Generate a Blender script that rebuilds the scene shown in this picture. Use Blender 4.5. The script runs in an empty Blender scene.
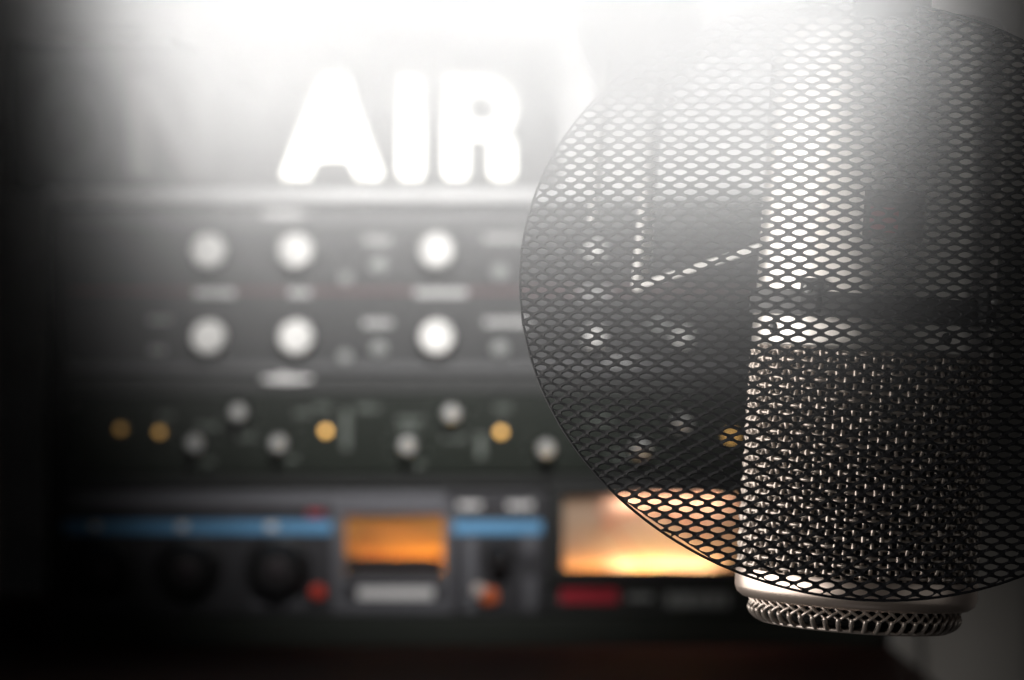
import bpy, bmesh, math, random
from mathutils import Vector, Matrix
random.seed(7)
sc = bpy.context.scene
C = sc.collection
PI = math.pi
CZ = 0.95                       # camera height
F = 3360.0                      # focal length in pixels of a 1024-wide frame
D = 2.0                         # distance of the rack's front


def pt(px, py, d):
    return Vector(((px - 512) / F * d, d, CZ + (340 - py) / F * d))


def rx(px, d=D): return (px - 512) / F * d
def rz(py, d=D): return CZ + (340 - py) / F * d
def rs(p, d=D): return p / F * d


# ------------------------------------------------------------------ materials
def principled(name, col, rough=0.5, metal=0.0, noise=0.0, nscale=40, bump=0.0, coat=0.0, emit=None, estr=0.0, spec=None):
    m = bpy.data.materials.new(name); m.use_nodes = True
    nt = m.node_tree; b = nt.nodes['Principled BSDF']
    c = (*col, 1)
    b.inputs['Base Color'].default_value = c
    b.inputs['Roughness'].default_value = rough
    b.inputs['Metallic'].default_value = metal
    if spec is not None: b.inputs['Specular IOR Level'].default_value = spec
    if coat: b.inputs['Coat Weight'].default_value = coat
    if noise or bump:
        tc = nt.nodes.new('ShaderNodeTexCoord')
        nz = nt.nodes.new('ShaderNodeTexNoise'); nz.inputs['Scale'].default_value = nscale; nz.inputs['Detail'].default_value = 4
        nt.links.new(tc.outputs['Object'], nz.inputs['Vector'])
        if noise:
            mx = nt.nodes.new('ShaderNodeMix'); mx.data_type = 'RGBA'
            mx.inputs[6].default_value = (*[max(0, v * (1 - noise)) for v in col], 1)
            mx.inputs[7].default_value = (*[min(1, v * (1 + noise)) for v in col], 1)
            nt.links.new(nz.outputs['Fac'], mx.inputs[0]); nt.links.new(mx.outputs[2], b.inputs['Base Color'])
        if bump:
            bp = nt.nodes.new('ShaderNodeBump'); bp.inputs['Strength'].default_value = bump; bp.inputs['Distance'].default_value = 0.0005
            nt.links.new(nz.outputs['Fac'], bp.inputs['Height']); nt.links.new(bp.outputs['Normal'], b.inputs['Normal'])
    if emit:
        b.inputs['Emission Color'].default_value = (*emit, 1); b.inputs['Emission Strength'].default_value = estr
    return m


def wood(name, c1, c2):
    m = bpy.data.materials.new(name); m.use_nodes = True
    nt = m.node_tree; b = nt.nodes['Principled BSDF']; b.inputs['Roughness'].default_value = 0.75; b.inputs['Specular IOR Level'].default_value = .15
    tc = nt.nodes.new('ShaderNodeTexCoord'); mp = nt.nodes.new('ShaderNodeMapping'); mp.inputs['Scale'].default_value = (2, 30, 30)
    nz = nt.nodes.new('ShaderNodeTexNoise'); nz.inputs['Scale'].default_value = 3; nz.inputs['Detail'].default_value = 6
    cr = nt.nodes.new('ShaderNodeValToRGB')
    cr.color_ramp.elements[0].position = 0.35; cr.color_ramp.elements[0].color = (*c1, 1)
    cr.color_ramp.elements[1].position = 0.65; cr.color_ramp.elements[1].color = (*c2, 1)
    nt.links.new(tc.outputs['Object'], mp.inputs['Vector']); nt.links.new(mp.outputs['Vector'], nz.inputs['Vector'])
    nt.links.new(nz.outputs['Fac'], cr.inputs['Fac']); nt.links.new(cr.outputs['Color'], b.inputs['Base Color'])
    return m


M = dict(
    wall=principled('wall_paint', (.80, .79, .78), .9, noise=.04, nscale=6),
    dark_wall=principled('side_wall_cloth', (.05, .05, .055), .95, noise=.2, nscale=30),
    floor=principled('floor_carpet', (.03, .03, .032), .95, noise=.4, nscale=200, bump=.3),
    ceil=principled('ceiling_paint', (.25, .25, .25), .95, noise=.04),
    trim=principled('trim_paint', (.55, .53, .50), .6, noise=.05),
    desk=wood('desk_wood', (.030, .012, .010), (.060, .026, .020)),
    rack=principled('rack_black', (.015, .016, .015), .6, noise=.15),
    rail=principled('rack_rail_green_black', (.017, .022, .016), .6, noise=.2),
    alu=principled('brushed_aluminium', (.60, .60, .60), .45, .2, noise=.08, nscale=90),
    pre=principled('preamp_panel', (.020, .020, .021), .6, noise=.1),
    prestrip=principled('preamp_strip', (.085, .085, .088), .5, .1, noise=.06),
    redline=principled('dark_red_line', (.13, .035, .04), .6),
    white=principled('white_print', (.84, .83, .82), .6, noise=.04),
    knobw=principled('white_knob', (.86, .85, .82), .4, noise=.03),
    skirt=principled('black_knob', (.012, .012, .013), .4, noise=.1),
    label=principled('pale_print', (.50, .50, .49), .6, noise=.05),
    grey=principled('grey_print', (.28, .29, .28), .6, noise=.05),
    green=principled('dark_green_panel', (.007, .0105, .0065), .6, spec=.2, noise=.15),
    greenpr=principled('green_grey_print', (.11, .125, .11), .6, noise=.05),
    cap=principled('satin_metal_cap', (.72, .72, .70), .35, .4, noise=.05),
    strip=principled('grey_channel_panel', (.036, .035, .040), .5, .1, noise=.08),
    stripl=principled('light_grey_channel_trim', (.13, .13, .145), .5, .1, noise=.06),
    blue=principled('blue_stripe', (.13, .36, .62), .5, noise=.04),
    dprint=principled('dark_print', (.02, .015, .015), .7),
    dknob=principled('dark_knob', (.010, .009, .010), .5, noise=.2),
    dkcap=principled('dark_knob_cap', (.05, .04, .045), .4, noise=.2),
    red=principled('red_button', (.75, .06, .03), .4, noise=.05),
    orange=principled('orange_cap', (.80, .17, .05), .4, noise=.05),
    pale=principled('pale_cap', (.75, .66, .60), .4, noise=.05),
    face_o=principled('amber_meter_face', (.42, .19, .05), .9, noise=.05, nscale=20),
    face_c=principled('cream_meter_face', (.36, .28, .21), .9, noise=.05, nscale=20),
    needle=principled('meter_needle', (.25, .04, .02), .6),
    redplate=principled('red_plate', (.42, .012, .03), .5, noise=.08),
    signbox=principled('sign_housing_grey', (.07, .07, .07), .8, noise=.06),
    o_shaded=principled('shade_coloured_letter', (.10, .10, .10), .6, noise=.03),  # darkening towards the left edge put into this letter's colour
    n_dim=principled('shade_dimmed_letter', (.12, .12, .12), .6, noise=.03, emit=(1, .97, .90), estr=.06),  # colour and glow lowered to carry the same leftward darkening
    lit=principled('lit_letter', (.9, .9, .88), .5, noise=.02, emit=(1, .97, .88), estr=3.5),
    filt=principled('pop_filter_black', (.010, .010, .012), .5, noise=.1, nscale=300, spec=.25),
    mic=principled('satin_nickel', (.86, .82, .78), .30, .9, noise=.03, nscale=200),
    ring=principled('cream_nickel', (.96, .80, .70), .33, .85, noise=.03, nscale=200),  # cream nickel, warmed to hold the big meter's glow in its colour
    wire=principled('nickel_wire', (.62, .54, .48), .32, .75, noise=.05, nscale=400),
    inner=principled('dark_inner_screen', (.010, .010, .010), .8, noise=.3, nscale=900, bump=.6),
    band=principled('dark_clamp_metal', (.05, .05, .052), .45, .3, noise=.1, nscale=200),
    badge=principled('badge_black', (.05, .035, .035), .45, noise=.1, nscale=200),
    emblem=principled('badge_red', (.25, .03, .04), .45, noise=.1, nscale=200),
    arm=principled('white_arm_paint', (.93, .92, .90), .45, noise=.03),
    armd=principled('grey_arm_plastic', (.50, .50, .51), .6, noise=.05),
)


def led_mat(s):
    return principled('amber_led', (.5, .3, .1), .4, noise=.02, emit=(1.0, .56, .15), estr=s)


# ------------------------------------------------------------------ mesh helpers
def tag(o, label=None, cat=None, group=None, kind=None):
    if label: o['label'] = label
    if cat: o['category'] = cat
    if group: o['group'] = group
    if kind: o['kind'] = kind
    return o


def empty(name, loc, label, cat):
    o = bpy.data.objects.new(name, None); C.objects.link(o); o.location = loc
    o.empty_display_size = .02
    return tag(o, label, cat)


def link(name, bm, mat, parent=None, smooth=False, angle=35):
    me = bpy.data.meshes.new(name)
    bmesh.ops.recalc_face_normals(bm, faces=bm.faces[:])
    bm.to_mesh(me); bm.free()
    for p in me.polygons: p.use_smooth = smooth
    me.materials.append(mat)
    if smooth and angle: me.set_sharp_from_angle(angle=math.radians(angle))
    o = bpy.data.objects.new(name, me); C.objects.link(o)
    if parent:
        o.parent = parent
        o.matrix_parent_inverse = world(parent).inverted()
    return o


def world(o):
    m = o.matrix_basis.copy()
    if o.parent: m = world(o.parent) @ o.matrix_parent_inverse @ m
    return m


def add_box(bm, x0, x1, y0, y1, z0, z1, bev=0.0, seg=2):
    vs = [bm.verts.new(p) for p in ((x0, y0, z0), (x1, y0, z0), (x1, y1, z0), (x0, y1, z0), (x0, y0, z1), (x1, y0, z1), (x1, y1, z1), (x0, y1, z1))]
    fs = [bm.faces.new([vs[i] for i in f]) for f in ((0, 3, 2, 1), (4, 5, 6, 7), (0, 1, 5, 4), (1, 2, 6, 5), (2, 3, 7, 6), (3, 0, 4, 7))]
    if bev:
        es = list({e for f in fs for e in f.edges})
        bmesh.ops.bevel(bm, geom=es, offset=bev, segments=seg, profile=.5, affect='EDGES')


def box(name, mat, parent, x0, x1, y0, y1, z0, z1, bev=0.0005):
    bm = bmesh.new(); add_box(bm, x0, x1, y0, y1, z0, z1, bev)
    return link(name, bm, mat, parent)


def add_lathe(bm, prof, n=48, mtx=None, cap0=True, cap1=True):
    """profile of (radius, height) turned about z"""
    rings = []
    for r, z in prof:
        ring = []
        for i in range(n):
            a = 2 * PI * i / n
            p = Vector((r * math.cos(a), r * math.sin(a), z))
            ring.append(bm.verts.new(mtx @ p if mtx else p))
        rings.append(ring)
    for a, b in zip(rings, rings[1:]):
        for i in range(n):
            bm.faces.new((a[i], a[(i + 1) % n], b[(i + 1) % n], b[i]))
    if cap0: bm.faces.new(rings[0][::-1])
    if cap1: bm.faces.new(rings[-1])


def add_tube(bm, pts, r, n=6, closed=False, radii=None):
    pts = [Vector(p) for p in pts]
    N = len(pts); rings = []
    up = None
    for i, p in enumerate(pts):
        if closed: t = pts[(i + 1) % N] - pts[i - 1]
        else: t = pts[min(i + 1, N - 1)] - pts[max(i - 1, 0)]
        t.normalize()
        if up is None:
            up = Vector((0, 0, 1)) if abs(t.z) < .9 else Vector((1, 0, 0))
        u = up - t * up.dot(t)
        if u.length < 1e-6: u = t.orthogonal()
        u.normalize(); up = u; v = t.cross(u)
        rr = radii[i] if radii else r
        rings.append([bm.verts.new(p + (u * math.cos(2 * PI * k / n) + v * math.sin(2 * PI * k / n)) * rr) for k in range(n)])
    rng = range(N) if closed else range(N - 1)
    for i in rng:
        a, b = rings[i], rings[(i + 1) % N]
        for k in range(n):
            bm.faces.new((a[k], a[(k + 1) % n], b[(k + 1) % n], b[k]))
    if not closed:
        bm.faces.new(rings[0][::-1]); bm.faces.new(rings[-1])


def add_prism(bm, poly, y0, y1):
    """polygon of (x, z) pushed from y0 to y1"""
    a = [bm.verts.new((x, y0, z)) for x, z in poly]
    b = [bm.verts.new((x, y1, z)) for x, z in poly]
    n = len(poly)
    bm.faces.new(a); bm.faces.new(b[::-1])
    for i in range(n):
        bm.faces.new((a[i], b[i], b[(i + 1) % n], a[(i + 1) % n]))


def face_mtx(x, y, z):
    """local +z of a turned shape points out of the panel, to -y"""
    return Matrix.Translation((x, y, z)) @ Matrix.Rotation(PI / 2, 4, 'X')


# ------------------------------------------------------------------ setting
def struct(name, mat, *b):
    o = box(name, mat, None, *b, bev=0)
    return tag(o, kind='structure')


WB = 2.44
struct('floor', M['floor'], -1.9, 1.9, -1.0, WB + .1, -.1, 0)
struct('ceiling', M['ceil'], -1.9, 1.9, -1.0, WB + .1, 2.6, 2.7)
struct('wall_back', M['wall'], -1.9, 1.9, WB, WB + .1, 0, 2.6)
struct('wall_left', M['dark_wall'], -1.9, -1.8, -1.0, WB, 0, 2.6)
struct('wall_right', M['dark_wall'], 1.8, 1.9, -1.0, WB, 0, 2.6)
bm = bmesh.new()
d = 2.40
add_box(bm, rx(893, d), rx(918, d), d - .005, WB, 0, 2.6, .002)
add_box(bm, rx(918, d), rx(1020, d), d - .04, WB, 0, 2.6, .004)
tag(link('trim_1', bm, M['trim']), kind='structure')

# ------------------------------------------------------------------ desk
deskz = rz(645)
t = empty('studio_desk', (0, 2.0, 0), 'dark reddish brown wooden studio desk carrying the equipment rack', 'desk')
box('desk_top', M['desk'], t, -.75, rx(891), 1.55, 2.40, deskz - .035, deskz, .002)
for sx in (-.70, .165):
    box('leg', M['desk'], t, sx, sx + .045, 1.62, 1.665, 0, deskz - .035, .002)
    box('leg', M['desk'], t, sx, sx + .045, 2.30, 2.345, 0, deskz - .035, .002)
box('modesty_panel', M['desk'], t, -.655, .165, 2.31, 2.33, .25, deskz - .035, .001)

# ------------------------------------------------------------------ rack cabinet
XL, XR = rx(48), rx(888)          # outer faces
IL, IR = rx(62), rx(876)          # inner opening
YB = 2.36
t = empty('rack_cabinet', (0, 2.0, deskz), 'black equipment rack cabinet with pale metal top edge standing on the desk', 'rack')
box('side_panel', M['rack'], t, XL, IL - .0006, D - .008, YB, deskz, rz(203), .001)
box('side_panel', M['rack'], t, IR + .0006, XR, D - .008, YB, deskz, rz(203), .001)
box('top_shelf', M['alu'], t, XL, XR, D - .012, YB, rz(203) + .0003, rz(190), .0015)
box('bottom_rail', M['rail'], t, IL, IR, D - .010, D + .02, deskz, rz(616), .001)
box('bottom_board', M['rack'], t, IL, IR, D + .022, YB, deskz, rz(632), .001)
box('back_panel', M['rack'], t, IL, IR, YB - .008, YB, rz(630), rz(205), .0005)


# ------------------------------------------------------------------ panel furniture
def plate(name, mat, par, px, py, w, h, front, th=.0012, rough=False):
    """raised plate centred on a panel"""
    x, z = rx(px), rz(py); hw, hh = rs(w) / 2, rs(h) / 2
    return box(name, mat, par, x - hw, x + hw, front - th, front + .0003, z - hh, z + hh, min(hw, hh, .0006) * .6)


def text_line(name, mat, par, px, py, w, h, front, n=6):
    """an illegible printed word: a row of separate strokes"""
    bm = bmesh.new(); r = random.Random(px * 31 + py)
    x = -w / 2
    while x < w / 2 - 1:
        cw = r.uniform(.55, .95) * h
        cw = min(cw, w / 2 - x)
        x0, x1 = rx(px + x), rx(px + x + cw)
        z0, z1 = rz(py + h / 2), rz(py - h / 2)
        add_box(bm, x0, x1, front - .0006, front + .0002, z0, z1)
        x += cw + h * .16
    return link(name, bm, mat, par)


def oval(name, mat, par, px, py, w, h, front, th=.0015):
    bm = bmesh.new()
    m = face_mtx(rx(px), front, rz(py)) @ Matrix.Diagonal((rs(w) / 2, rs(h) / 2, 1, 1))
    add_lathe(bm, [(1, -.0003), (1, th * .7), (.94, th)], 40, m)
    return link(name, bm, mat, par, True)


def white_knob(par, px, py, front, rp=17):
    r = rs(rp)
    bm = bmesh.new(); m = face_mtx(rx(px), front, rz(py))
    add_lathe(bm, [(r * 1.22, -.0003), (r * 1.22, .0015), (r * 1.15, .003), (r * 1.0, .0032)], 40, m)
    sk = link('knob_skirt', bm, M['skirt'], par, True)
    bm = bmesh.new()
    add_lathe(bm, [(r * .99, .0033), (r * .97, .013), (r * .9, .0145), (r * .5, .0148)], 40, m)
    # pointer ridge across the cap
    kn = link('knob', bm, M['knobw'], sk, True)
    bm = bmesh.new()
    a = random.Random(px + py).uniform(-2.2, 2.2)
    mm = m @ Matrix.Rotation(a, 4, 'Z')
    vs = [mm @ Vector(p) for p in ((-r * .07, r * .2, .0151), (r * .07, r * .2, .0151), (r * .07, r * .88, .0151), (-r * .07, r * .88, .0151))]
    bm.faces.new([bm.verts.new(v) for v in vs])
    g = bmesh.ops.extrude_face_region(bm, geom=bm.faces[:])
    bmesh.ops.translate(bm, verts=[e for e in g['geom'] if isinstance(e, bmesh.types.BMVert)], vec=(0, .0004, 0))
    p = link('pointer_line', bm, M['grey'], sk)
    return sk


def small_button(par, px, py, front, rp, mat, name='push_button'):
    r = rs(rp); bm = bmesh.new(); m = face_mtx(rx(px), front, rz(py))
    add_lathe(bm, [(r * 1.3, -.0003), (r * 1.3, .001), (r, .0012), (r, .004), (r * .8, .0048)], 24, m)
    return link(name, bm, mat, par, True)


def capped_knob(par, px, py, front, rp=8, lr=17):
    m = face_mtx(rx(px), front, rz(py)); r = rs(rp); R = rs(lr)
    bm = bmesh.new()
    add_lathe(bm, [(R * .62, -.0003), (R * .62, .002), (R * .5, .008), (R * .48, .014)], 32, m)
    k = link('knob', bm, M['skirt'], par, True)
    bm = bmesh.new()
    add_lathe(bm, [(r, .0141), (r * .95, .0175), (r * .6, .019)], 28, m)
    c = link('knob_cap', bm, M['cap'], k, True); c['label'] = 'pale satin metal knob cap'
    # scale ticks round the knob
    bm = bmesh.new()
    for i in range(9):
        a = math.radians(-225 + 270 / 8 * i)
        p = Vector((math.cos(a) * R * 1.12, math.sin(a) * R * 1.12, .0003))
        q = Vector((math.cos(a) * R * 1.35, math.sin(a) * R * 1.35, .0003))
        add_tube(bm, [m @ p, m @ q], .00045, 4)
    link('scale_ring', bm, M['greenpr'], par)
    return k


def unit(name, label, cat, mat, px0, px1, py0, py1, front, depth=.25, th=.004):
    t = empty(name, (rx((px0 + px1) / 2), D, rz(py1)), label, cat)
    box('front_panel', mat, t, rx(px0), rx(px1), front, front + th, rz(py1), rz(py0), .0006)
    box('chassis', M['rack'], t, rx(px0) + .004, rx(px1) - .004, front + th + .0003, front + depth, rz(py1) + .002, rz(py0) - .002, .001)
    for x in (rx(px0) + .006, rx(px1) - .006):
        for z in ((rz(py0) - .006, rz(py1) + .006) if py1 - py0 > 30 else ((rz(py0) + rz(py1)) / 2,)):
            bm = bmesh.new()
            add_lathe(bm, [(.0026, -.0002), (.0026, .0008), (.0018, .0013)], 14, face_mtx(x, front, z))
            link('rack_screw', bm, M['band'], t, True)
    return t


# ---- preamplifier
FP = D - .002
t = unit('rack_preamplifier', 'two-row charcoal rack unit with big white knobs, directly under the pale rack top', 'audio rack unit', M['pre'], 62.5, 875.5, 205, 373, FP)
plate('top_strip', M['prestrip'], t, 469, 219, 800, 14, FP, .002)
plate('bottom_strip', M['prestrip'], t, 469, 367.5, 800, 9, FP, .002)
o = plate('divider_line', M['redline'], t, 469, 291, 800, 3.2, FP, .0006); o['label'] = 'thin dark red line between the two rows of white knobs'
oval('logo_plate', M['white'], t, 284, 214, 46, 7, FP - .002)
for py in (251, 337):
    for px in (210, 297, 437): white_knob(t, px, py, FP)
    white_knob(t, 594, py, FP, 9)
    white_knob(t, 681, py, FP, 9) if py > 300 else None
for px, w in ((215, 40), (300, 22), (441, 52), (594, 30)):
    plate('label_strip', M['label'], t, px, 293, w, 7, FP, .0011)
for px, py, w in ((378, 240, 26), (504, 238, 38), (378, 323, 28), (507, 322, 44), (620, 372 - 10, 30)):
    text_line('printed_label', M['label'], t, px, py, w, 7, FP)
for px, py, r in ((379, 266, 6.5), (346, 279, 5), (500, 273, 6), (379, 349, 6), (345, 363 - 6, 5), (500, 349, 6), (660, 326, 6)):
    small_button(t, px, py, FP, r, M['grey'])
text_line('printed_label', M['grey'], t, 160, 320, 22, 6, FP)
text_line('printed_label', M['grey'], t, 158, 350, 16, 6, FP)

# ---- blank panel with a logo
t = unit('rack_blank_panel', 'narrow black blank panel with a pale oval logo plate, above the green unit', 'blank panel', M['rack'], 62.5, 875.5, 374.5, 393, D)
oval('logo_plate', M['white'], t, 287, 379, 52, 7, D)
oval('logo_crest', M['white'], t, 283, 375.6, 12, 5, D - .0012)

# ---- green compressor
FG = D + .001
t = unit('rack_compressor', 'dark green rack unit with round amber lights and small pale-capped knobs', 'audio rack unit', M['green'], 62.5, 875.5, 394.5, 474, FG)
for px, py, s in ((121, 429, .22), (160, 432, .48), (326, 431, 2.6), (501, 432, 2.4), (731, 436, 1.6)):  # two leftmost lights dimmed to carry the darkening at the left
    r = rs(4.1); m = face_mtx(rx(px), FG, rz(py))
    bm = bmesh.new(); add_lathe(bm, [(r * 1.9, -.0003), (r * 1.9, .001), (r * 1.5, .0016), (r * 1.2, .0016)], 28, m)
    b = link('light_bezel', bm, M['skirt'], t, True)
    bm = bmesh.new(); add_lathe(bm, [(r, .0018), (r, .003), (r * .85, .0042), (r * .4, .005)], 28, m)
    o = link('indicator_light', bm, led_mat(s), b, True); o['label'] = 'round amber indicator light'
for px, py in ((240, 412), (197, 443), (280, 443), (452, 413), (408, 445), (546, 448), (640, 447), (681, 423)):
    capped_knob(t, px, py, FG)
for px, py, w, h in ((346, 430, 7, 40), (481, 446, 8, 24)):
    plate('slot_strip', M['greenpr'], t, px, py, w, h, FG, .0015)
for px, py, w in ((166, 416, 14), (208, 426, 22), (303, 413, 16), (322, 407, 16), (368, 408, 22), (410, 420, 24), (409, 429, 18), (247, 437, 18), (454, 438, 22), (503, 408, 16), (285, 459, 24), (203, 462, 22), (411, 464, 24), (600, 420, 24), (620, 455, 20)):
    text_line('printed_label', M['greenpr'], t, px, py, w, 5.5, FG)

t = unit('rack_vent_panel', 'plain black vent panel between the green unit and the blue-striped unit', 'blank panel', M['rack'], 62.5, 875.5, 475.5, 486.5, D + .004)
bm = bmesh.new()
for i in range(60):
    x = rx(110 + i * 12.3)
    add_box(bm, x, x + rs(7), D + .003, D + .0042, rz(482.5), rz(479.5))
link('vent_slots', bm, M['skirt'], t)

# ---- channel strip with blue stripe
FS = D - .003
SX0, SX1 = 62.5, 546
t = unit('channel_strip', 'grey rack unit with a bright blue stripe and a small amber meter', 'audio rack unit', M['strip'], SX0, SX1, 491, 614, FS)
plate('top_trim', M['stripl'], t, 200, 499, 266, 12, FS, .0008)
plate('top_trim', M['stripl'], t, 391, 498, 112, 10, FS, .0008)
for x0, x1 in ((64, 332), (451, 542)):
    o = plate('blue_stripe', M['blue'], t, (x0 + x1) / 2, 527, x1 - x0, 13, FS, .0012); o['label'] = 'bright blue stripe'
for px, w in ((110, 40), (186, 38), (216, 11), (262, 38), (299, 11)):
    text_line('dark_printed_label', M['dprint'], t, px, 513, w, 6.5, FS)
for px in (96, 183, 272):
    plate('stripe_marker', M['white'], t, px, 526, 11, 7, FS - .0012, .001)
    R = rs(33); m = face_mtx(rx(px + 7), FS, rz(567))
    bm = bmesh.new()
    prof = [(R, -.0003), (R, .002), (R * .80, .004), (R * .66, .013), (R * .62, .0165)]
    add_lathe(bm, prof, 56, m)
    for i in range(14):   # finger grips
        a = 2 * PI * i / 14
        add_tube(bm, [m @ Vector((math.cos(a) * R * .80, math.sin(a) * R * .80, .004)), m @ Vector((math.cos(a) * R * .64, math.sin(a) * R * .64, .0155))], R * .07, 6)
    k = link('large_knob', bm, M['dknob'], t, True)
    bm = bmesh.new(); add_lathe(bm, [(R * .34, .0166), (R * .32, .0185), (R * .2, .019)], 32, m)
    link('knob_cap', bm, M['dkcap'], k, True)
for px, w in ((185, 20), (278, 52), (100, 40)):
    text_line('printed_label', M['stripl'], t, px, 604, w, 6.5, FS)
o = small_button(t, 318, 592, FS, 6, M['red'], 'red_button'); o['label'] = 'round red button'
text_line('printed_label', M['redplate'], t, 316, 513, 16, 6, FS)
# meter module
bm = bmesh.new()
FM = FS - .006
for b in ((333, 346, 494, 613), (444, 453.5, 507, 613), (346, 444, 505, 514), (346, 444, 577, 584), (346, 444, 601, 613)):
    add_box(bm, rx(b[0]), rx(b[1]), FM, FS - .0003, rz(b[3]), rz(b[2]), .0006)
mod = link('meter_bezel', bm, M['stripl'], t)
mf = bmesh.new(); add_box(mf, rx(341), rx(445), FS - .0009, FS - .0003, rz(577), rz(513)); fo = link('meter_face', mf, M['face_o'], t); fo['label'] = 'lit amber meter face'
bm = bmesh.new(); add_box(bm, rx(346.5), rx(443.5), FM + .0002, FM + .0010, rz(577), rz(556), .0002); link('meter_lower_mask', bm, M['dprint'], t)
bm = bmesh.new(); c = Vector((rx(393), FS - .0016, rz(585)))
add_tube(bm, [c + Vector((-rs(14), 0, rs(29))), c + Vector((-rs(30), 0, rs(62)))], .0003, 6); link('needle', bm, M['needle'], t)
bm = bmesh.new()
arc = [c + Vector((math.sin(a) * rs(58), 0.0002, math.cos(a) * rs(58))) for a in [math.radians(-42 + 84 * i / 16) for i in range(17)]]
add_tube(bm, arc, .0003, 4); link('scale_arc', bm, M['needle'], t)
o = plate('white_label_strip', M['white'], t, 396, 592.5, 76, 11, FS - .002, .001)
text_line('printed_label', M['stripl'], t, 392, 607, 60, 5, FM)
# right section
plate('vertical_trim', M['stripl'], t, 470, 574, 13, 76, FS, .0012)
plate('vertical_trim', M['stripl'], t, 530, 543.5, 13, 18, FS, .0012)
plate('vertical_trim', M['stripl'], t, 530, 594, 13, 34, FS, .0012)
for px, w in ((470, 22), (521, 26)): text_line('printed_label', M['white'], t, px, 505, w, 6, FS)
text_line('dark_printed_label', M['dprint'], t, 494, 514, 64, 5, FS)
m = face_mtx(rx(500), FS, rz(556)); R = rs(15)
bm = bmesh.new(); add_lathe(bm, [(R, -.0003), (R, .002), (R * .8, .004), (R * .7, .015), (R * .6, .017)], 40, m); link('small_dark_knob', bm, M['dknob'], t, True)
o = small_button(t, 489, 596, FS, 7, M['orange'], 'orange_button'); o['label'] = 'round orange button'
o = small_button(t, 479, 590, FS - .001, 5, M['pale'], 'pale_button'); o['label'] = 'pale round button'

# ---- big meter unit
FB = D - .001
t = unit('level_meter_unit', 'black rack unit with a wide glowing cream meter, beside the blue-striped unit', 'level meter', M['rack'], 548.5, 875.5, 489, 614, FB)
MX0, MX1, MY0, MY1 = 563, 742, 496, 568
bm = bmesh.new()
for b in ((MX0 - 10, MX0, MY0 - 8, MY1 + 12, .008), (MX1, MX1 + 10, MY0 - 8, MY1 + 12, .008), (MX0, MX1, MY0 - 8, MY0, .0145), (MX0, MX1, MY1, MY1 + 12, .0145)):
    add_box(bm, rx(b[0]), rx(b[1]), FB - .008, FB - .0003 if b[4] < .01 else FB - .0066, rz(b[3]), rz(b[2]), .0003)
add_box(bm, rx(MX0), rx(MX1), FB - .0065, FB - .0003, rz(MY1 + 12), rz(MY1 + 10.5), .0002)
add_box(bm, rx(MX0), rx(MX1), FB - .0065, FB - .0003, rz(MY0 - 7), rz(MY0 - 8), .0002)
link('meter_bezel', bm, M['rack'], t)
bm = bmesh.new(); add_box(bm, rx(MX0), rx(MX1), FB - .0010, FB - .0004, rz(MY1 + 8), rz(MY0 - 5)); o = link('meter_face', bm, M['face_c'], t); o['label'] = 'lit cream and yellow meter face'
c = Vector((rx(650), FB - .003, rz(MY1 + 16)))
bm = bmesh.new(); add_tube(bm, [c + Vector((0, 0, rs(10))), c + Vector((-rs(52), 0, rs(76)))], .0005, 6); link('needle', bm, M['needle'], t)
bm = bmesh.new()
add_tube(bm, [c + Vector((math.sin(a) * rs(74), .001, math.cos(a) * rs(74))) for a in [math.radians(-46 + 92 * i / 20) for i in range(21)]], .0004, 4)
for i in range(12):
    a = math.radians(-46 + 92 * i / 11); v = Vector((math.sin(a), 0, math.cos(a)))
    add_tube(bm, [c + v * rs(74) + Vector((0, .001, 0)), c + v * rs(80) + Vector((0, .001, 0))], .0004, 4)
link('scale_arc', bm, M['needle'], t)
o = plate('red_name_plate', M['redplate'], t, 589, 596, 58, 14, FB, .0015); o['label'] = 'dark red name plate'
text_line('printed_label', M['grey'], t, 640, 597, 24, 6, FB)
text_line('printed_label', M['grey'], t, 698, 600, 62, 15, FB)

# ------------------------------------------------------------------ ON AIR sign
SB = 2.02
t = empty('on_air_sign', (rx(270), SB, rz(190)), 'grey box sign with letters ON AIR, the first two coloured dark as if shaded, the last three lit white, on the rack top', 'sign')
box('housing', M['signbox'], t, rx(2), rx(562), SB, SB + .07, rz(190) + .0003, rz(36), .002)


def stroke_union(name, polys, mat, holes=()):
    bm = bmesh.new()
    for i, p in enumerate(polys):
        add_prism(bm, [(rx(a), rz(b)) for a, b in p], SB - .005 - .00003 * i, SB - .0002)
    return link(name, bm, mat, t)


def rnd(x0, x1, y0, y1, r=5, n=4):
    out = []
    for cx, cy, a0 in ((x1 - r, y0 + r, -90), (x1 - r, y1 - r, 0), (x0 + r, y1 - r, 90), (x0 + r, y0 + r, 180)):
        for i in range(n + 1):
            a = math.radians(a0 + 90 * i / n); out.append((cx + r * math.cos(a), cy + r * math.sin(a)))
    return out


def arc_band(cx, cy, ro, ri, a0, a1, n=20, sx=1.0):
    o = [(cx + ro * sx * math.cos(math.radians(a0 + (a1 - a0) * i / n)), cy + ro * math.sin(math.radians(a0 + (a1 - a0) * i / n))) for i in range(n + 1)]
    q = [(cx + ri * sx * math.cos(math.radians(a0 + (a1 - a0) * i / n)), cy + ri * math.sin(math.radians(a0 + (a1 - a0) * i / n))) for i in range(n + 1)]
    return o + q[::-1]


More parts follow.
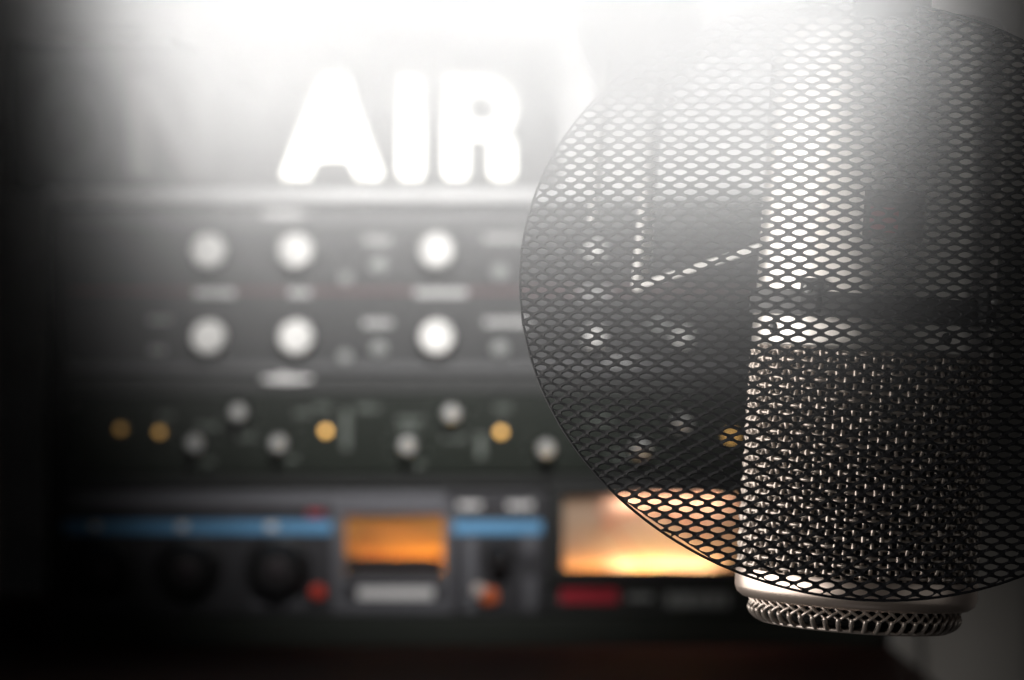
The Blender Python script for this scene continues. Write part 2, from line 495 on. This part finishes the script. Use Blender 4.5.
# O and N shaded through their colour and glow, A I R fully lit
o = stroke_union('letter_o', [arc_band(66, 127, 53, 29, 0, 180, 24, .80), arc_band(66, 127, 53, 29, 180, 360, 24, .80)], M['o_shaded']); o['label'] = 'grey letter O, shaded dark by its colour'
o = stroke_union('letter_n', [rnd(126, 147, 74, 176), rnd(189, 212, 74, 176), [(127, 75), (150, 75), (211, 178), (188, 178)]], M['n_dim']); o['label'] = 'grey letter N, shaded faint by its colour'
o = stroke_union('letter_a', [[(318, 74), (345, 74), (307, 176), (280, 176)], [(320, 74), (345, 74), (381, 176), (356, 176)], [(308, 137), (355, 137), (361, 157), (302, 157)], [(324, 78), (341, 78), (346, 120), (319, 120)]], M['lit']); o['label'] = 'lit white letter A'
o = stroke_union('letter_i', [rnd(398, 422, 74, 176)], M['lit']); o['label'] = 'lit white letter I'
o = stroke_union('letter_r', [rnd(444, 467, 74, 176), [(460, 74), (487, 74), (487, 92), (460, 92)], [(460, 120), (487, 120), (487, 136), (460, 136)],
                 arc_band(486, 106, 30, 14, -90, 90, 20, .97), [(484, 128), (500, 128), (514, 142), (514, 172), (511, 176), (493, 176), (490, 172), (490, 140)]], M['lit']); o['label'] = 'lit white letter R'

# ------------------------------------------------------------------ microphone
DM = 0.70
mm = DM / F                                   # metres per pixel there
tilt = math.radians(3.8)
base = pt(855, 603, DM)
AX = Matrix.Translation(base) @ Matrix.Rotation(tilt, 4, 'Y')
R = 120.5 * mm
mic = empty('condenser_microphone', base, 'nickel large microphone hanging head down behind the black mesh pop filter', 'microphone')


def ax(x, y, z): return AX @ Vector((x, y, z))


# end ring (cream)
bm = bmesh.new()
h1 = 30 * mm
add_lathe(bm, [(R * .86, 0), (R * .94, .0002), (R * .985, .0010), (R * 1.005, .0024), (R * 1.005, h1 - .0008), (R * .995, h1), (R * .95, h1)], 96, AX)
o = link('head_ring', bm, M['ring'], mic, True); o['label'] = 'smooth cream nickel ring at the bottom end'
# side grille: woven wires
h2 = 252 * mm
nv, nh = 84, 25
rw = .00046
bm = bmesh.new()
Rg = R * .975
for j in range(nh):
    z = h1 + (j + .5) / nh * (h2 - h1)
    pts = []
    for i in range(nv * 2):
        a = 2 * PI * i / (nv * 2)
        # over one upright, under the next
        off = .00042 * math.cos(PI * (i / 2)) * (1 if j % 2 else -1) if i % 2 == 0 else 0
        r = Rg + off
        pts.append(ax(r * math.cos(a), r * math.sin(a), z))
    add_tube(bm, pts, rw, 5, True)
for i in range(nv):
    a = 2 * PI * i / nv
    pts = []
    for j in range(nh * 2 + 1):
        z = h1 + j / (nh * 2) * (h2 - h1)
        k = (j - 1) // 2
        off = 0
        if j % 2 == 1:
            off = -.00042 * math.cos(PI * i) * (1 if k % 2 else -1)
        r = Rg + off
        pts.append(ax(r * math.cos(a), r * math.sin(a), z))
    add_tube(bm, pts, rw, 5)
o = link('side_grille', bm, M['wire'], mic, True, 0); o['label'] = 'woven nickel wire mesh around the head'
bm = bmesh.new()
add_lathe(bm, [(R * .90, h1 * .6), (R * .90, h2)], 72, AX)
o = link('inner_screen', bm, M['inner'], mic, True); o['label'] = 'dark screen inside the wire mesh'
# end grille under the ring
bm = bmesh.new()
n = 50; Rc = 103 * mm
for k in range(n):
    for s in (1, -1):
        pts = []
        for i in range(7):
            u = i / 6
            a = 2 * PI * (k + s * 1.5 * u) / n
            r = Rc + s * .00045 * math.sin(PI * 2 * u)
            pts.append(ax(r * math.cos(a), r * math.sin(a), .0006 - u * .0029))
        add_tube(bm, pts, .00034, 5)
    a = 2 * PI * (k + .5) / n
    pts = []
    for i in range(9):
        u = i / 8 * PI / 2
        r = Rc - .0034 * (1 - math.cos(u)) + .0004
        pts.append(ax(r * math.cos(a), r * math.sin(a), -.0018 - .0026 * math.sin(u)))
    for rr in (.75, .5, .25, .08):
        pts.append(ax(Rc * rr * math.cos(a), Rc * rr * math.sin(a), -.0044 - .0006 * (1 - rr)))
    add_tube(bm, pts, .00052, 6)
for rr in (.9, .78, .66, .54, .42, .3, .18):
    pts = [ax(Rc * rr * math.cos(2 * PI * i / 60), Rc * rr * math.sin(2 * PI * i / 60), -.0044 - .0006 * (1 - rr)) for i in range(60)]
    add_tube(bm, pts, .0005, 5, True)
o = link('end_grille', bm, M['wire'], mic, True, 0); o['label'] = 'folded woven wire mesh on the bottom end'
bm = bmesh.new()
add_lathe(bm, [(R * .86, .0012), (Rc * .955, .0004), (Rc * .95, -.0026), (Rc * .88, -.0036)], 64, AX)
link('end_screen', bm, M['inner'], mic, True)
# body
bm = bmesh.new()
h3 = .122
add_lathe(bm, [(R * .93, h2 - .001), (R * .985, h2 - .0002), (R * 1.0, h2 + .0006), (R * 1.0, h2 + .0345 * .2 + .0005), (R * .985, h2 + .0080), (R * .985, h2 + .0110), (R * .985, h3 - .006), (R * .96, h3 - .002), (R * .88, h3)], 96, AX)
o = link('body', bm, M['mic'], mic, True); o['label'] = 'smooth nickel body tube'
# screws on the lower collar, and the badge
bm = bmesh.new()
for deg in (-150, -60, -20):
    a = math.radians(deg)
    p = AX @ Matrix.Rotation(a, 4, 'Z') @ Matrix.Translation((R * 1.0, 0, h2 + .0035)) @ Matrix.Rotation(PI / 2, 4, 'Y')
    add_lathe(bm, [(.0012, -.0003), (.0012, .0003), (.0008, .0006)], 16, p)
link('collar_screws', bm, M['band'], mic, True)


def curved_plate(bm, a0, a1, z0, z1, r0, r1, n=12):
    A = []; B = []
    for i in range(n + 1):
        a = a0 + (a1 - a0) * i / n
        A.append([bm.verts.new(ax(r * math.cos(a), r * math.sin(a), z)) for r, z in ((r0, z0), (r1, z0), (r1, z1), (r0, z1))])
    for p, q in zip(A, A[1:]):
        for k in range(4): bm.faces.new((p[k], p[(k + 1) % 4], q[(k + 1) % 4], q[k]))
    bm.faces.new(A[0][::-1]); bm.faces.new(A[-1])


def zh(py): return (603 - py) * mm
bm = bmesh.new()
curved_plate(bm, math.radians(-90 - 14), math.radians(-90 + 14), zh(243), zh(195), R * .98, R * 1.004)
bd = link('badge', bm, M['badge'], mic); bd['label'] = 'small dark badge with a red emblem'
bm = bmesh.new()
curved_plate(bm, math.radians(-90 - 11), math.radians(-90 + 2), zh(236), zh(212), R * 1.0041, R * 1.009)
link('badge_emblem', bm, M['emblem'], bd)

# ------------------------------------------------------------------ boom arm with clamp ring
arm = empty('boom_arm', pt(690, 20, .80), 'white jointed boom arm whose dark clamp ring grips the microphone body', 'microphone arm')
# clamp ring round the microphone body
zb0, zb1 = zh(320) , zh(296)
bm = bmesh.new()
prof = [(R * 1.002, zb0), (R * 1.03, zb0), (R * 1.035, zb0 + .0006), (R * 1.035, zb1 - .0006), (R * 1.03, zb1), (R * 1.002, zb1)]
add_lathe(bm, prof, 80, AX, False, False)
cl = link('clamp_ring', bm, M['band'], arm, True); cl['label'] = 'dark metal clamp ring'
for deg in (-90 - 35, -90 + 52):
    bm = bmesh.new()
    m = AX @ Matrix.Rotation(math.radians(deg), 4, 'Z') @ Matrix.Translation((R * 1.05, 0, (zb0 + zb1) / 2 + .0020))
    add_box(bm, -.0014, .0016, -.0021, .0021, -.0040, .0030, .0004)
    bmesh.ops.transform(bm, matrix=m, verts=bm.verts[:])
    lg = link('clamp_lug', bm, M['band'], cl)
    bm = bmesh.new()
    add_lathe(bm, [(.0009, .0016), (.0009, .0022), (.0005, .0024)], 14, m @ Matrix.Translation((0, 0, .0008)) @ Matrix.Rotation(PI / 2, 4, 'Y'))
    link('lug_screw', bm, M['alu'], lg, True)
dA = .80
# hinge disc at the top
bm = bmesh.new()
hc = pt(640, 36, .86); rh = 62 / F * .86
add_lathe(bm, [(rh, -.006), (rh, .004), (rh * .97, .006), (rh * .84, .006), (rh * .82, .003), (rh * .45, .003), (rh * .43, .007), (rh * .2, .007)], 64, face_mtx(hc.x, hc.y, hc.z))
o = link('hinge_disc', bm, M['armd'], arm, True); o['label'] = 'grey round hinge disc'


def bar(name, p, q, w, th, mat, turn=0):
    bm = bmesh.new()
    p, q = Vector(p), Vector(q); dv = q - p; L = dv.length
    add_box(bm, -w / 2, w / 2, -th / 2, th / 2, 0, L, min(w, th) * .25, 3)
    zx = dv.normalized(); yy = Vector((0, 1, 0)); xx = yy.cross(zx).normalized(); yy = zx.cross(xx)
    mt = Matrix((xx, yy, zx)).transposed().to_4x4(); mt.translation = p
    bmesh.ops.transform(bm, matrix=mt @ Matrix.Rotation(math.radians(turn), 4, 'Z'), verts=bm.verts[:])
    return link(name, bm, mat, arm, False)


s = dA / F
bar('strut', pt(660, 40, dA), pt(640, 288, dA), 15 * s, 13 * s, M['arm'], -40)
bar('strut', pt(607, 60, dA + .045), pt(593, 224, dA + .045), 9 * s, 9 * s, M['arm'], -40)
bar('strut', pt(676, 36, dA + .02), pt(668, 110, dA + .02), 8 * s, 8 * s, M['arm'], -40)
bar('brace', pt(636, 287, dA - .012), pt(772, 243, dA - .078), 7 * s, 6 * s, M['arm'])
# pivot at the foot of the long strut
bm = bmesh.new(); p = pt(641, 284, dA)
add_lathe(bm, [(9 * s, -.004), (9 * s, .0030), (6 * s, .004)], 28, face_mtx(p.x, p.y, p.z)); link('pivot', bm, M['arm'], arm, True)
# the long tube the arm hangs from, running up to the ceiling behind the microphone
bm = bmesh.new()
pc = AX @ Vector((0, 0, h3))
add_tube(bm, [pc + Vector((0, 0, -.002)), pc + Vector((0, .0, .02)), pc + Vector((.0, .01, .05)), pc + Vector((0, .03, .09)), Vector((pc.x, pc.y + .05, 1.3)), Vector((pc.x, pc.y + .05, 2.6))], .008, 16)
o = link('hanging_tube', bm, M['band'], arm, True)
bar('cross_link', pt(640, 18, .86), Vector((pc.x, pc.y + .03, pc.z + .075)), .010, .008, M['armd'])

# ------------------------------------------------------------------ pop filter: expanded metal, dished about an upright axis
DF = .645
q = [0.7834603332868331, -0.10665204310610138, 1.0382336463400585, -0.34460403329741174, 0.022698820058670056]


def inside(px, py, k=1.0):
    x = (px - 800) / 300; y = (py - 300) / 300
    return q[0] * x * x + q[1] * x * y + q[2] * y * y + q[3] * x + q[4] * y < k


RC = .105                                  # radius of the dish about the upright axis
RV = .50
x0 = (866 - 512) / F * DF
z0f = CZ + (340 - 300) / F * DF


def surf(u, v, off=0.0):
    """u along the arc, v upward; both in metres from the centre"""
    a = u / RC
    x = x0 + (RC + off) * math.sin(a)
    y = DF + RC - (RC + off) * math.cos(a) + v * v / (2 * RV)
    return Vector((x, y, z0f + v))


def proj(p):
    return 512 + p.x / p.y * F, 340 - (p.z - CZ) / p.y * F


PU, PV = 22.3 / F * DF, 13.35 / F * DF
def qv(u, v): 
    px, py = proj(surf(u, v)); x = (px - 800) / 300; y = (py - 300) / 300
    return q[0] * x * x + q[1] * x * y + q[2] * y * y + q[3] * x + q[4] * y


def rim_at(th):
    """distance of the rim from the centre in direction th of the unrolled sheet"""
    lo, hi = .02, .11
    for _ in range(26):
        md = (lo + hi) / 2
        if qv(md * math.cos(th), md * math.sin(th)) < 1: lo = md
        else: hi = md
    return lo


RIM = [rim_at(2 * PI * i / 720) for i in range(720)]


def trimmed(u, v):
    """pull a point that lies outside the rim back onto it"""
    th = math.atan2(v, u) % (2 * PI); r = math.hypot(u, v)
    k = th / (2 * PI) * 720; i = int(k) % 720; f = k - int(k)
    R_ = RIM[i] * (1 - f) + RIM[(i + 1) % 720] * f
    if r > R_: u, v = u * R_ / r, v * R_ / r
    return u, v


bm = bmesh.new()
tl = math.radians(.8)
cells = 0
hole = []
for i in range(16):
    a = 2 * PI * i / 16 + PI
    hole.append((math.copysign(abs(math.cos(a)) ** 1.25, math.cos(a)) * .345, math.copysign(abs(math.sin(a)) ** .95, math.sin(a)) * .255))
dia = []
cor = [(-.5, 0), (0, -.5), (.5, 0), (0, .5)]
for k in range(4):
    for s_ in range(4):
        f = s_ / 4
        dia.append((cor[k][0] * (1 - f) + cor[(k + 1) % 4][0] * f, cor[k][1] * (1 - f) + cor[(k + 1) % 4][1] * f))
for r_ in range(-64, 65):
    for c_ in range(-26, 27):
        uc = (c_ + (.5 if r_ % 2 else 0)) * PU
        vc = r_ * PV / 2
        u = uc * math.cos(tl) + vc * math.sin(tl); v = vc * math.cos(tl) - uc * math.sin(tl)
        if abs(u) > .095: continue
        uu, vv = trimmed(u, v)
        if math.hypot(u, v) - math.hypot(uu, vv) > .0002: continue
        cells += 1
        ou = []; inn = []
        for (dx, dz), (hx, hz) in zip(dia, hole):
            ou.append(bm.verts.new(surf(*trimmed(u + dx * PU, v + dz * PV))))
            # strands of expanded metal are twisted: upper lip forward, lower lip back
            inn.append(bm.verts.new(surf(*trimmed(u + hx * PU, v + hz * PV), .00022 * (hz / .255))))
        for i in range(16):
            bm.faces.new((ou[i], ou[(i + 1) % 16], inn[(i + 1) % 16], inn[i]))
bmesh.ops.remove_doubles(bm, verts=bm.verts[:], dist=.00004)
pf = empty('pop_filter', surf(0, 0), 'black dished metal mesh pop filter in front of the microphone', 'pop filter')
flt = link('mesh_screen', bm, M['filt'], pf, False)
sm = flt.modifiers.new('thickness', 'SOLIDIFY'); sm.thickness = .00045; sm.offset = 0
bm = bmesh.new()
add_tube(bm, [surf(r * math.cos(2 * PI * i / 720), r * math.sin(2 * PI * i / 720)) for i, r in enumerate(RIM) if i % 4 == 0], .00028, 6, True)
link('rim', bm, M['filt'], pf, True)
# gooseneck from the top of the screen back to the tube the arm hangs from
top = surf(.004, .0585)
bm = bmesh.new()
gp = [top + Vector((0, .0015, -.002)), top + Vector((0, .002, .008)), top + Vector((.002, .012, .03)), top + Vector((.003, .035, .06)), Vector((pc.x, pc.y + .030, pc.z + .098)), Vector((pc.x, pc.y + .0415, pc.z + .105))]
add_tube(bm, gp, .0026, 12)
link('gooseneck', bm, M['filt'], pf, True)
bm = bmesh.new()
add_box(bm, top.x - .006, top.x + .006, top.y - .001, top.y + .004, top.z - .004, top.z + .004, .001)
link('screen_clip', bm, M['filt'], pf)

# ------------------------------------------------------------------ lights
def spot(name, loc, target, power, deg, blend=.5, col=(1, 1, 1), rad=.02):
    l = bpy.data.lights.new(name, 'SPOT'); l.energy = power; l.spot_size = math.radians(deg); l.spot_blend = blend
    l.color = col; l.shadow_soft_size = rad
    o = bpy.data.objects.new(name, l); C.objects.link(o); o.location = loc
    o.rotation_euler = (Vector(target) - Vector(loc)).to_track_quat('-Z', 'Y').to_euler()
    return o


def point(name, loc, power, col, rad=.002):
    l = bpy.data.lights.new(name, 'POINT'); l.energy = power; l.color = col; l.shadow_soft_size = rad
    o = bpy.data.objects.new(name, l); C.objects.link(o); o.location = loc
    return o


def area(name, loc, target, power, w, h, col=(1, 1, 1), spread=180):
    l = bpy.data.lights.new(name, 'AREA'); l.energy = power; l.shape = 'RECTANGLE'; l.size = w; l.size_y = h; l.color = col
    l.spread = math.radians(spread)
    o = bpy.data.objects.new(name, l); C.objects.link(o); o.location = loc
    o.rotation_euler = (Vector(target) - Vector(loc)).to_track_quat('-Z', 'Y').to_euler()
    return o


HY = .45
HZ_A, HZ_B, HZ_C = 1.18, .0042, 2.1e-5
spot('added_haze_light', (.0, HY, CZ + 1.1), (.0, HY, CZ), 216, 13, .35, rad=.01)  # unseen beam added only to whiten the haze
area('side_softbox', (-.52, .54, CZ + .03), (.0, .54, CZ + .03), 4.6, 1.7, .45, (1, .95, .90), 130)
area('front_softbox', (-.52, -.66, CZ + .03), (.0, -.60, CZ + .03), .65, .7, .45, (1, .97, .94), 130)
area('right_fill', (1.1, .1, CZ), (.09, .70, CZ), .38, 1.2, 1.0, (1, 1, .96), 180)
spot('added_rack_spot', (.0, .98, CZ + .60), (-.040, 2.0, CZ + .035), 95, 19.5, 1.0, (1, .98, .97), .06)  # added unseen spot, cone narrowed so the rack darkens leftward
spot('added_wall_spot', (.14, 1.95, 2.0), (.115, WB, CZ + .16), 100, 24, .8, (1, .98, .97), .05)  # unseen spot added to brighten the wall right of the sign
spot('added_column_spot', (.36, 1.3, CZ + .9), (.278, 2.36, CZ - .27), 11, 8.5, 1.0, (1, .95, .90), .05)  # unseen spot added to lift the lower part of the trim
# bulbs inside the two meters, tucked behind their frames
for px, e, g in ((366, .016, .36), (396, .048, .46), (428, .070, .54)):
    point('small_meter_bulb', (rx(px), FS - .0034, rz(572.5)), e, (1, g, .06), .0012)
area('large_meter_bulb', (rx(670), FB - .0060, rz(492)), (rx(670), FB - .001, rz(540)), .06, rs(110), .003, (1, .64, .50))
area('large_meter_bulb', (rx(664), FB - .0050, rz(577)), (rx(664), FB - .001, rz(535)), .075, rs(105), .003, (1, .62, .34))
area('large_meter_bulb', (rx(586), FB - .0050, rz(577)), (rx(586), FB - .001, rz(535)), .012, rs(40), .003, (1, .40, .08))
point('large_meter_bulb', (rx(646), FB - .0050, rz(575)), .028, (1, .72, .04))

# ------------------------------------------------------------------ world: dark room with added haze imitating a white glow over the top
w = bpy.data.worlds.new('added_haze_air'); sc.world = w; w.use_nodes = True
nt = w.node_tree
for nd in list(nt.nodes): nt.nodes.remove(nd)
out = nt.nodes.new('ShaderNodeOutputWorld')
bg = nt.nodes.new('ShaderNodeBackground'); bg.inputs['Color'].default_value = (.5, .55, .6, 1); bg.inputs['Strength'].default_value = .004
nt.links.new(bg.outputs[0], out.inputs['Surface'])
vs = nt.nodes.new('ShaderNodeVolumeScatter'); vs.inputs['Color'].default_value = (1, 1, 1, 1)
geo = nt.nodes.new('ShaderNodeNewGeometry'); sep = nt.nodes.new('ShaderNodeSeparateXYZ')
nt.links.new(geo.outputs['Position'], sep.inputs[0])


def mnode(op, a, b=None, c=None, clamp=False):
    n = nt.nodes.new('ShaderNodeMath'); n.operation = op; n.use_clamp = clamp
    for i, v in enumerate((a, b, c)):
        if v is None: continue
        if isinstance(v, (int, float)): n.inputs[i].default_value = v
        else: nt.links.new(v, n.inputs[i])
    return n.outputs[0]


def px45(p): return (p - 512) / F * HY


def ramp(sock, v0, v1):
    return mnode('MULTIPLY_ADD', sock, 1 / (v1 - v0), -v0 / (v1 - v0), True)


# added haze thins downwards like a bell curve and softly sideways, shaping the glow
hq = mnode('MULTIPLY_ADD', sep.outputs['Z'], -F / HY, 340 + CZ * F / HY)
lt = mnode('MULTIPLY', hq, mnode('MULTIPLY_ADD', hq, -HZ_C, -HZ_B))
dz = mnode('EXPONENT', mnode('ADD', lt, HZ_A))
wl = mnode('POWER', ramp(sep.outputs['X'], px45(60), px45(234)), 1.6)
wr = mnode('POWER', ramp(sep.outputs['X'], px45(1003), px45(795)), 2.3)
ya = mnode('MULTIPLY_ADD', sep.outputs['Y'], -1 / .10, HY / .10)
ya = mnode('MULTIPLY', ya, ya)
wy = mnode('SUBTRACT', 1.0, ya, None, True)           # 1 at HY, 0 at HY +- .10 ; integral .133
wt = ramp(sep.outputs['Z'], CZ + .080, CZ + .042)     # the bank ends just above
den = mnode('MULTIPLY', mnode('MULTIPLY', mnode('MULTIPLY', dz, wt), mnode('MULTIPLY', wl, wr)), mnode('MULTIPLY', wy, 1 / .133))
nt.links.new(den, vs.inputs['Density'])
nt.links.new(vs.outputs[0], out.inputs['Volume'])
w.cycles.volume_step_size = .05
sc.cycles.volume_step_rate = 1.0
sc.cycles.volume_max_steps = 128
sc.cycles.volume_bounces = 0
sc.cycles.max_bounces = 6
sc.cycles.diffuse_bounces = 3
sc.cycles.sample_clamp_indirect = 4
sc.cycles.use_denoising = True

# ------------------------------------------------------------------ camera and view
cam = bpy.data.cameras.new('camera'); co = bpy.data.objects.new('camera', cam); C.objects.link(co)
co.location = (0, 0, CZ); co.rotation_euler = (PI / 2, 0, 0)
cam.sensor_width = 36; cam.lens = F / 1024 * 36
cam.clip_start = .02; cam.clip_end = 20
cam.dof.use_dof = True; cam.dof.focus_distance = .662; cam.dof.aperture_fstop = 21
sc.camera = co
sc.view_settings.view_transform = 'Standard'
sc.view_settings.look = 'None'
sc.view_settings.exposure = 0
sc.view_settings.gamma = 1
sc.view_settings.use_curve_mapping = False
